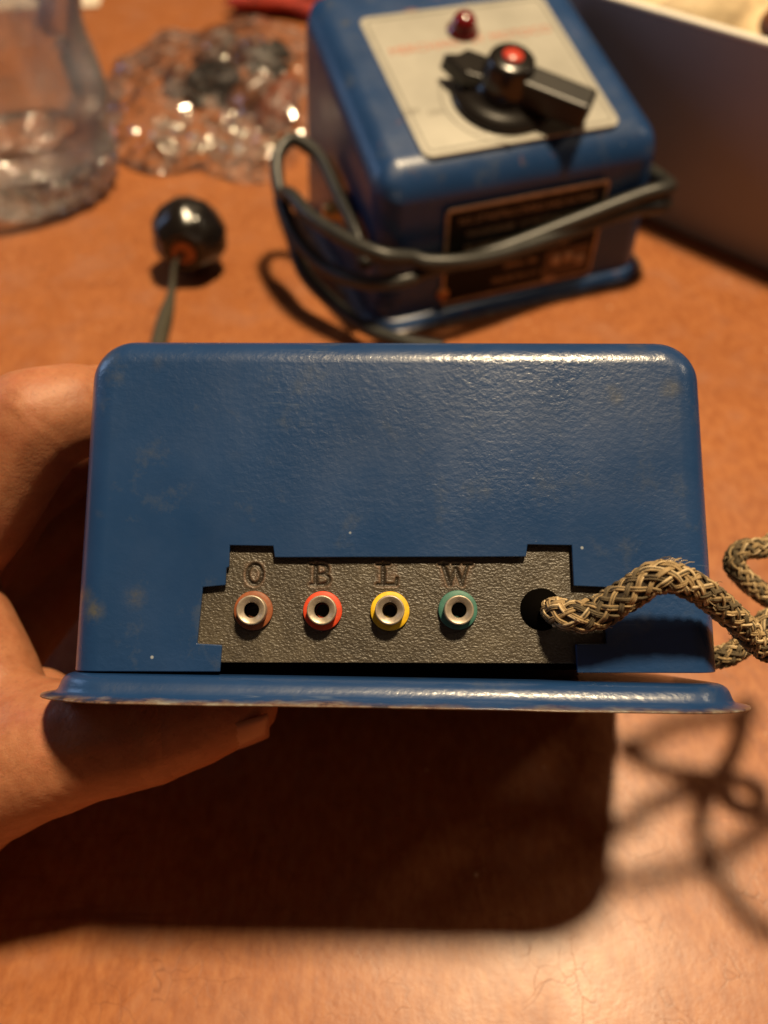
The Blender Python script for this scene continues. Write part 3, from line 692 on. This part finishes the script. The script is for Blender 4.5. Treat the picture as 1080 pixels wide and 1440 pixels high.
ba = math.atan2(*( (top2(816, 150, .010)-kq).yx )); BR = KM @ Matrix.Rotation(ba, 4, 'Z')
boxo('pointer_bar', (.006, .0365, -.0066, .0066, .0036, .0145), M_BAKE2, kn, .0016, BR)
tl = []; tm_ = [(-.004, -.0070), (-.0165, -.0085), (-.0290, -.0020), (-.0235, .0015), (-.0215, .0070), (-.004, .0078)]
nn = len(tm_); tl = [(x, y, .0035) for x, y in tm_]+[(x*.96, y*.9, .0105) for x, y in tm_]
o = mesh('pointer_tail', [BR @ Vector(p) for p in tl], [tuple(range(nn))[::-1], tuple(range(nn, 2*nn))]+[(k, (k+1) % nn, nn+(k+1) % nn, nn+k) for k in range(nn)], M_BAKE, kn, False); bev(o, .0008, 2)
tk = [(kq.x+.0265*math.cos(R(a)), kq.y+.0265*math.sin(R(a)), zt+.0007) for a in range(150, 262, 6)]
tube('dial_arc', tk, .00022, M_GREYPRINT, plate, 5, .002)
# nameplate on the front wall
def fr2(px, py): return loc(px, py, 0, B2i, B2)
a_, b_, c_ = fr2(627, 294), fr2(858, 252), fr2(845, 379)
NX0, NX1, NZ1, NZ0 = a_.x, b_.x, (a_.z+b_.z)/2, c_.z
RX = Matrix.Translation((0, -.00012, 0)) @ Matrix.Rotation(math.pi/2, 4, 'X')      # lays a flat x-y drawing onto the front wall
def onwall(o): o.data.transform(RX); return o
npl = onwall(slab('nameplate', NX0, NX1, NZ0, NZ1, .002, -.0002, .0006, M_BLACKP, psu)); onwall(band('nameplate_border', NX0, NX1, NZ0, NZ1, .002, .0016, .0006, M_COPPER, npl))
rows = [('NO 27 INSTRUCTIONS AND RATING', .86, .95), ('TRANSFORMER  115 VOLTS 60 CYCLES', .72, .9), ('SECONDARY  16 VOLTS   50 WATTS', .58, .9), ('FOR USE INDOORS ONLY', .44, .7), ('SERIAL 406', .30, .3), ('MADE IN U S A', .15, .45)]
for tx, fz, fw in rows:
    text_mesh('nameplate_line', tx, (NX1-NX0)*fw/len(tx)*1.55, M_COPPER, npl, RX @ Matrix.Translation(((NX0+NX1)/2, NZ0+(NZ1-NZ0)*fz, .0007)), .00005)
onwall(slab('nameplate_patch', NX0+(NX1-NX0)*.66, NX1-.003, NZ0+.003, NZ0+(NZ1-NZ0)*.36, .001, .0005, .0008, M_PATCH, npl))
for _k, (_fx, _fz) in enumerate(((.74, .24), (.82, .25), (.90, .20))):
    lathe('patch_mark', [(.0026, 0), (.0024, .0003), (0, .0004)], M_COPPER, npl, 10, Matrix.Translation((NX0+(NX1-NX0)*_fx, -.0009, NZ0+(NZ1-NZ0)*_fz)) @ Matrix.Rotation(math.pi/2, 4, 'X'))
sq = fr2(772, 384)
lathe('seal', [(.0042, 0), (.0042, .0006), (.003, .0009), (0, .0009)], M_COPPER, npl, 24, Matrix.Translation((sq.x, 0, sq.z)) @ Matrix.Rotation(math.pi/2, 4, 'X'))
sq = fr2(622, 413)
lathe('front_screw', [(.003, 0), (.003, .0008), (.002, .0016), (0, .0018)], M_WOODEND, psu, 24, Matrix.Translation((sq.x, 0, sq.z)) @ Matrix.Rotation(math.pi/2, 4, 'X'))
# brass terminal on the left wall
lathe('side_terminal', [(.0075, 0), (.0075, .0015), (.0045, .002), (.0045, .007), (.0032, .009), (0, .009)], M_BRASS, psu, 24, Matrix.Translation((-W2, .046, .030)) @ Matrix.Rotation(-math.pi/2, 4, 'Y'))
# its cord: from the back, round the right side, across the front twice and in a loose loop at the left
def on(px, py, z): return tuple(B2i @ G(px, py, z))
rc_ = .0032
def fw(px, py, off=.0045): q = loc(px, py, -off, B2i, B2); return (q.x, q.y, q.z)
A = [(W2+.004, .11, .030), (W2+.0055, .05, .034), (W2+.0062, .008, .037), fw(936, 264, .0042), fw(895, 277), fw(800, 314), fw(700, 352, .005), fw(610, 379, .0065), (-.060, -.010, .0255), (-.076, -.003, .024), (-.087, .015, .023), (-.094, .035, .028), (-.0945, .055, .037), (-.0905, .072, .046), (-.081, .078, .050), (-.0725, .066, .046), (-.0712, .045, .040), (-.0710, .02, .034), (-.0712, .005, .026)]
tube('cord', A, rc_, M_RUBBER, psu, 14, .002)
Bc = [(W2+.004, .11, .022), (W2+.0055, .05, .026), (W2+.0062, .008, .029), fw(930, 289, .0042), fw(880, 298, .0048), fw(800, 326, .0052), fw(710, 356, .0105), fw(650, 368, .0125), fw(600, 369, .010), (-.055, -.0075, .0335), (-.068, -.0065, .037), (-.079, .006, .039), (-.0885, .025, .041), (-.0925, .045, .042), (-.0945, .056, .034), (-.0935, .045, .023), (-.093, .028, .013), (-.085, .010, .0065), (-.077, -.006, .0040), (-.066, -.020, .0036), (-.05, -.032, .0036)]
tube('cord', Bc, rc_, M_RUBBER, psu, 14, .002)

# ------------------------------------------------------------------ round black plug and its wire
bc = P(266, 331, .385); bc = Vector((bc.x, bc.y, .0178)); bc = G(266, 331, .0180)
plug = thing('round_plug', 'round glossy black bakelite ball plug on the table behind the held box', 'plug', Matrix.Translation(bc))
tc0 = (C0-bc).normalized(); dirw = (rv*-.20-uv*.56+tc0*.72).normalized()
RQ = dirw.to_track_quat('Z', 'Y').to_matrix().to_4x4()
lathe('ball', [(0, -.0174)]+[(.0174*math.cos(R(a))*(1+.012*(abs(a) < 12)), .0174*math.sin(R(a))) for a in range(-84, 60, 6)]+[(.0085, .0150), (.0060, .0150), (.0055, .0135), (0, .0130)], M_BAKE, plug, 64, RQ)
bl_ = plug.children[0]
for v in bl_.data.vertices:
    d_ = v.co.normalized(); a_ = math.atan2((RQ.inverted() @ v.co).y, (RQ.inverted() @ v.co).x)
    v.co *= 1+.055*mn.noise(d_*2.4)+.012*math.sin(a_*14)*min(1, max(0, 1-abs((RQ.inverted() @ v.co).z/.0174)))
lathe('mouth', [(.0046, .0134), (.0058, .0149), (.0040, .0152), (.0028, .0142), (0, .0141)], M_WOODEND, plug, 32, RQ)
e0 = RQ @ Vector((0, 0, .013))
def onb(px, py, z): return tuple(G(px, py, z)-bc)
tube('lead_wire', [(*e0, .0012), (*onb(246, 372, .013), .0013), (*onb(243, 395, .008), .0014), (*onb(240, 418, .0045), .0022), (*onb(234, 440, .0038), .0033), (*onb(226, 470, .0036), .0036), (*onb(215, 520, .0036), .0036), (*onb(190, 600, .0036), .0036), (*onb(260, 700, .0036), .0036)], None, M_OLIVE, plug, 12, .002)

# ------------------------------------------------------------------ clear bottle
Xb, Yb = -.196, .4213
def levelz(py):                                # height on the bottle's axis seen at this pixel row
    t = (720-py)/F; d = fv+uv*t; k = Yb/d.y; return CAMH+d.z*k
pr = []
for py, px in ((262, 150), (256, 158), (243, 162), (225, 161), (207, 157), (192, 150), (180, 146.5), (170, 148), (158, 150), (145, 149), (120, 142), (95, 133), (70, 123), (45, 114), (25, 111), (5, 110), (-25, 109), (-70, 100)):
    z = max(0, levelz(py)); dep = Vector((0, Yb, z-CAMH)).dot(fv); pr.append(((px-(540+F*Xb/dep))*dep/F, z))
outer = pr; wall = .0022
inner = [(max(.001, r-wall), z) for r, z in pr[4:]][::-1]
bt = lathe('plastic_bottle', pr[4:]+inner, M_PLASTIC, None, 72, Matrix.Translation((Xb, Yb, .0005)), cap=False)
tag(bt, 'clear waisted bottle with a thick sparkling base at the left edge of the table', 'bottle')
foot = lathe('foot', [(0, 0)]+pr[:5]+[(pr[4][0]-.003, pr[4][1]), (pr[3][0]*.80, pr[2][1]), (pr[3][0]*.4, pr[1][1]*1.2), (0, pr[2][1]*1.1)], M_FOOT, bt, 120, Matrix.Translation((Xb, Yb, .0005)), cap=False)
bt = foot
# moulded ridges round the foot
for v in bt.data.vertices:
    z = v.co.z
    if z < .030:
        dx, dy = v.co.x-Xb, v.co.y-Yb; r = math.hypot(dx, dy)
        if r > .02:
            a = math.atan2(dy, dx); k = 1+.030*math.sin(a*22+z*160)*math.exp(-((z-.008)/.009)**2)+.030*mn.noise(Vector((dx*110, dy*110, z*120)))
            v.co.x = Xb+dx*k; v.co.y = Yb+dy*k

# ------------------------------------------------------------------ bag of small hardware
bcx, bcy = -.103, .545
nb_ = 34; bv = []; bf = []
for j in range(nb_+1):
    for i in range(nb_+1):
        u_, v_ = -1+2*i/nb_, -1+2*j/nb_
        rr_ = math.hypot(u_, v_); k = 1.0
        if rr_ > 1e-6: k = max(abs(u_), abs(v_))/rr_          # square grid to disc
        x, y = u_*k, v_*k; r = min(1, math.hypot(x, y))
        a = math.atan2(y, x); edge = 1+.05*math.sin(a*5+1)+.04*math.sin(a*9)+.05*mn.noise(Vector((math.cos(a)*2, math.sin(a)*2, 3)))
        X_ = bcx+x*.088*edge; Y_ = bcy+y*.118*edge
        rid = (1-abs(mn.noise(Vector((X_*24+Y_*8, Y_*14, 2))))*2)*.012+(1-abs(mn.noise(Vector((X_*60, Y_*40, 9))))*2)*.0030
        h = .022*(1-r**3)*(1-.3*y)+rid*(1-r**4)*.6+.0022
        if r > .97: h = .0012+.0012*mn.noise(Vector((X_*60, Y_*60, 1)))
        if r < .95: X_ += random.uniform(-.0016, .0016); Y_ += random.uniform(-.002, .002); h += random.uniform(-.0016, .0016)
        bv.append((X_, Y_, max(.0010, h)))
for j in range(nb_):
    for i in range(nb_): q = j*(nb_+1)+i; bf += [(q, q+1, q+nb_+2), (q, q+nb_+2, q+nb_+1)] if random.random() < .5 else [(q, q+1, q+nb_+1), (q+1, q+nb_+2, q+nb_+1)]
bag = mesh('plastic_bag', bv, bf, M_FILM, None, False); tag(bag, 'crumpled clear plastic bag of small metal hardware between bottle and dial box', 'bag')
# what is in it
def nut_mesh(r, h, hole):
    v = []; f = []
    for zz in (0, h):
        for k in range(6): a = R(60*k); v.append((r*math.cos(a), r*math.sin(a), zz))
        for k in range(6): a = R(60*k); v.append((hole*math.cos(a), hole*math.sin(a), zz))
    for k in range(6):
        k2 = (k+1) % 6; f += [(k, k2, 12+k2, 12+k), (6+k2, 6+k, 18+k, 18+k2), (k2, k, 6+k, 6+k2), (12+k, 12+k2, 18+k2, 18+k)]
    return v, f
HW = Matrix.Identity(4)
spots = [(216, 196), (236, 205), (228, 184), (250, 183), (262, 178), (268, 216), (284, 219), (296, 199), (308, 182), (322, 165), (298, 148), (330, 184), (342, 197), (356, 205), (372, 214), (384, 205), (322, 214), (304, 232), (340, 222), (262, 160), (276, 196), (360, 186), (244, 222), (392, 218), (350, 172), (310, 104)]
_w = ['beside the bottle', 'nearest the ball plug', 'deep in the bag', 'under the thickest fold', 'at the side of the dial box']
for i, (px, py) in enumerate(spots):
    p = G(px, min(py, 214), .004+random.uniform(0, .006)); rot = Euler((random.uniform(-1.0, 1.0), random.uniform(-1.0, 1.0), random.uniform(0, 6))).to_matrix().to_4x4()
    s_ = random.uniform(.8, 1.25)
    if i % 4 == 3:
        nm, lab, cat = 'screw', 'short bright screw', 'screw'
        o = lathe(nm, [(.0042*s_, 0), (.0042*s_, .0012), (.0030*s_, .0024), (.0015, .0026), (.0014, .0026), (.0014, .012), (.0005, .0132), (0, .0132)], M_STEEL, None, 14)
    elif i % 4 == 1:
        nm, lab, cat = 'washer', 'flat bright round washer', 'washer'
        o = lathe(nm, [(.0024*s_, 0), (.0052*s_, 0), (.0052*s_, .0009), (.0024*s_, .0009), (.0024*s_, 0)], M_STEEL, None, 18, cap=False)
    else:
        nm, lab, cat = 'hex_nut', 'small bright hexagonal nut', 'nut'
        v, f = nut_mesh(.0046*s_, .0032*s_, .0024*s_); o = mesh(nm, v, f, M_STEEL, None, False); bev(o, .0003, 1)
    o.matrix_world = Matrix.Translation(p) @ rot
    where = ('at the left end of the bag' if px < 245 else 'left of the middle of the bag' if px < 285 else 'in the middle of the bag' if px < 330 else 'right of the middle of the bag' if px < 365 else 'at the right end of the bag')
    lab += ', '+where
    tag(o, lab, cat, {'screw': 'short bright screws in the bag', 'washer': 'bright washers in the bag', 'hex_nut': 'bright nuts in the bag'}[nm])
def lump(name, px, py, r, m, label, cat, sx=1.0, rz=0.0, z=None):
    p = G(px, py, z if z is not None else r*.8)
    o = lathe(name, [(0, -r*.9), (r*.6, -r*.9), (r*.82, -r*.7), (r, -r*.3), (r*.96, r*.25), (r*.7, r*.62), (r*.66, r*.9), (r*.4, r), (0, r)], m, None, 24)
    o.matrix_world = Matrix.Translation(p) @ Euler((1.1, .3, rz)).to_matrix().to_4x4() @ Matrix.Diagonal((1, 1, sx, 1)); tag(o, label, cat)
lump('knob', 250, 112, .010, M_BROWN, 'dark brown knob at the far left inside the clear bag', 'knob', 1.2, .4)
lump('knob', 300, 118, .014, M_BLACKP, 'large black knob in the middle inside the clear bag', 'knob', 1.3, 1.2)
lump('knob', 380, 92, .014, M_BLACKP, 'black knob in the bag close to the dial box', 'knob', 1.1, 2.2)
lump('insulator', 300, 62, .011, M_BROWN, 'brown rounded insulator farthest back inside the clear bag', 'insulator', 1.6, 1.9)
lump('insulator', 352, 70, .010, M_BROWN, 'small brown insulator between two black knobs in the bag', 'insulator', 1.7, .6)
lump('spool', 392, 150, .0115, M_RUST, 'orange brown spool touching the dial box in the bag', 'spool', 1.9, 2.5)
lump('spool', 352, 135, .010, M_BROWN, 'dark brown spool in front of the black knob in the bag', 'spool', 1.8, 2.1)
st = G(320, 80, .02); en = G(285, 100, .012)
rod = tube('steel_pin', [tuple(st), tuple((st+en)/2), tuple(en)], .0018, M_STEEL, None, 10, .004); tag(rod, 'thin steel pin lying across the knobs in the bag', 'pin')

# ------------------------------------------------------------------ white tray at the right and what is in it
ta = G(920, 312); tc = G(1080, 382); dx = (tc-ta); dx.z = 0; dx.normalize(); dn = Vector((-dx.y, dx.x, 0))
if dn.dot(Vector((1, 1, 0))) < 0: dn = -dn
TM = Matrix(((dx.x, dn.x, 0, ta.x), (dx.y, dn.y, 0, ta.y), (0, 0, 1, .0005), (0, 0, 0, 1)))
tray = thing('white_tray', 'open white box with a pale rim standing behind the dial box at the right', 'tray', TM)
xl, xr, yd, hh_, wt = -.155, .26, .30, .0905, .0028
boxo('wall', (xl, xr, 0, wt, 0, hh_), M_TRAY, tray, .0006); boxo('wall', (xl, xr, yd-wt, yd, 0, hh_), M_TRAY, tray, .0006)
boxo('wall', (xl, xl+wt, wt, yd-wt, 0, hh_), M_TRAY, tray, .0006); boxo('wall', (xr-wt, xr, wt, yd-wt, 0, hh_), M_TRAY, tray, .0006)
boxo('floor_board', (xl+wt, xr-wt, wt, yd-wt, .0005, .003), M_TRAY, tray)
bm = bmesh.new()
for d in ((xl-.001, xr+.001, -.001, .0045), (xl-.001, xr+.001, yd-.0045, yd+.001), (xl-.001, xl+.0045, .0045, yd-.0045), (xr-.0045, xr+.001, .0045, yd-.0045)): box_bm(bm, *d, hh_+.0002, hh_+.0022)
me = bpy.data.meshes.new('rim'); bm.to_mesh(me); bm.free(); bev(link('rim', me, M_TRAYRIM, tray, False), .0007, 2)
def blob(name, c, rad, m, label, cat, sc=(1, 1, .7), amp=.25, seed=0, fr=30):
    bm = bmesh.new(); bmesh.ops.create_icosphere(bm, subdivisions=4, radius=1)
    for v in bm.verts:
        n_ = v.co.normalized(); k = 1+amp*mn.noise(n_*1.7+Vector((seed, 0, 0)))+amp*.5*abs(mn.noise(n_*4+Vector((0, seed, 0))))
        v.co = Vector((n_.x*sc[0], n_.y*sc[1], n_.z*sc[2]))*rad*k
    me = bpy.data.meshes.new(name); bm.to_mesh(me); bm.free(); o = link(name, me, m); o.location = c; tag(o, label, cat); return o
def intray(x, y, z): return TM @ Vector((x, y, z))
blob('paper_wad', intray(-.035, .060, .058), .045, M_TAN, 'large pale tan wad of paper in the white tray nearest its rim', 'paper', (1.2, .9, .8), .35, 3)
blob('paper_wad', intray(.060, .090, .052), .050, M_TAN, 'cream crumpled wad in the white tray at the right edge', 'paper', (1.2, 1, .8), .35, 8)
blob('yellow_wrapper', intray(-.095, .060, .050), .038, M_YEL, 'yellow crumpled wrapper in the corner of the white tray', 'wrapper', (1.3, .9, .8), .5, 5)
blob('yellow_wrapper', intray(-.05, .150, .055), .045, M_YEL, 'yellow wrapper farthest back in the white tray', 'wrapper', (1.2, 1, .8), .5, 12)
blob('brown_lump', intray(.012, .052, .085), .010, M_BROWN, 'small brown lump lying on the pale wad in the tray', 'lump', (1, 1, .8), .4, 2)

# ------------------------------------------------------------------ things at the very top of the picture
blob('red_pouch', G(520, -14, .012), .055, M_REDC, 'crumpled red cloth pouch behind the bag and the dial box', 'pouch', (1.7, .7, .28), .5, 4)
pp = []
for j in range(13):
    for i in range(13): pp.append((-.07+.14*i/12, -.05+.10*j/12, .001+.004*abs(mn.noise(Vector((i*.4, j*.4, 1))))))
pa = mesh('paper_sheet', pp, [(j*13+i, j*13+i+1, (j+1)*13+i+1, (j+1)*13+i) for j in range(12) for i in range(12)], M_PAPER); pa.location = G(30, -12); pa.rotation_euler = (0, 0, .12)
tag(pa, 'pale sheet of paper lying behind the clear bottle', 'paper'); pa.modifiers.new('t', 'SOLIDIFY').thickness = .0003
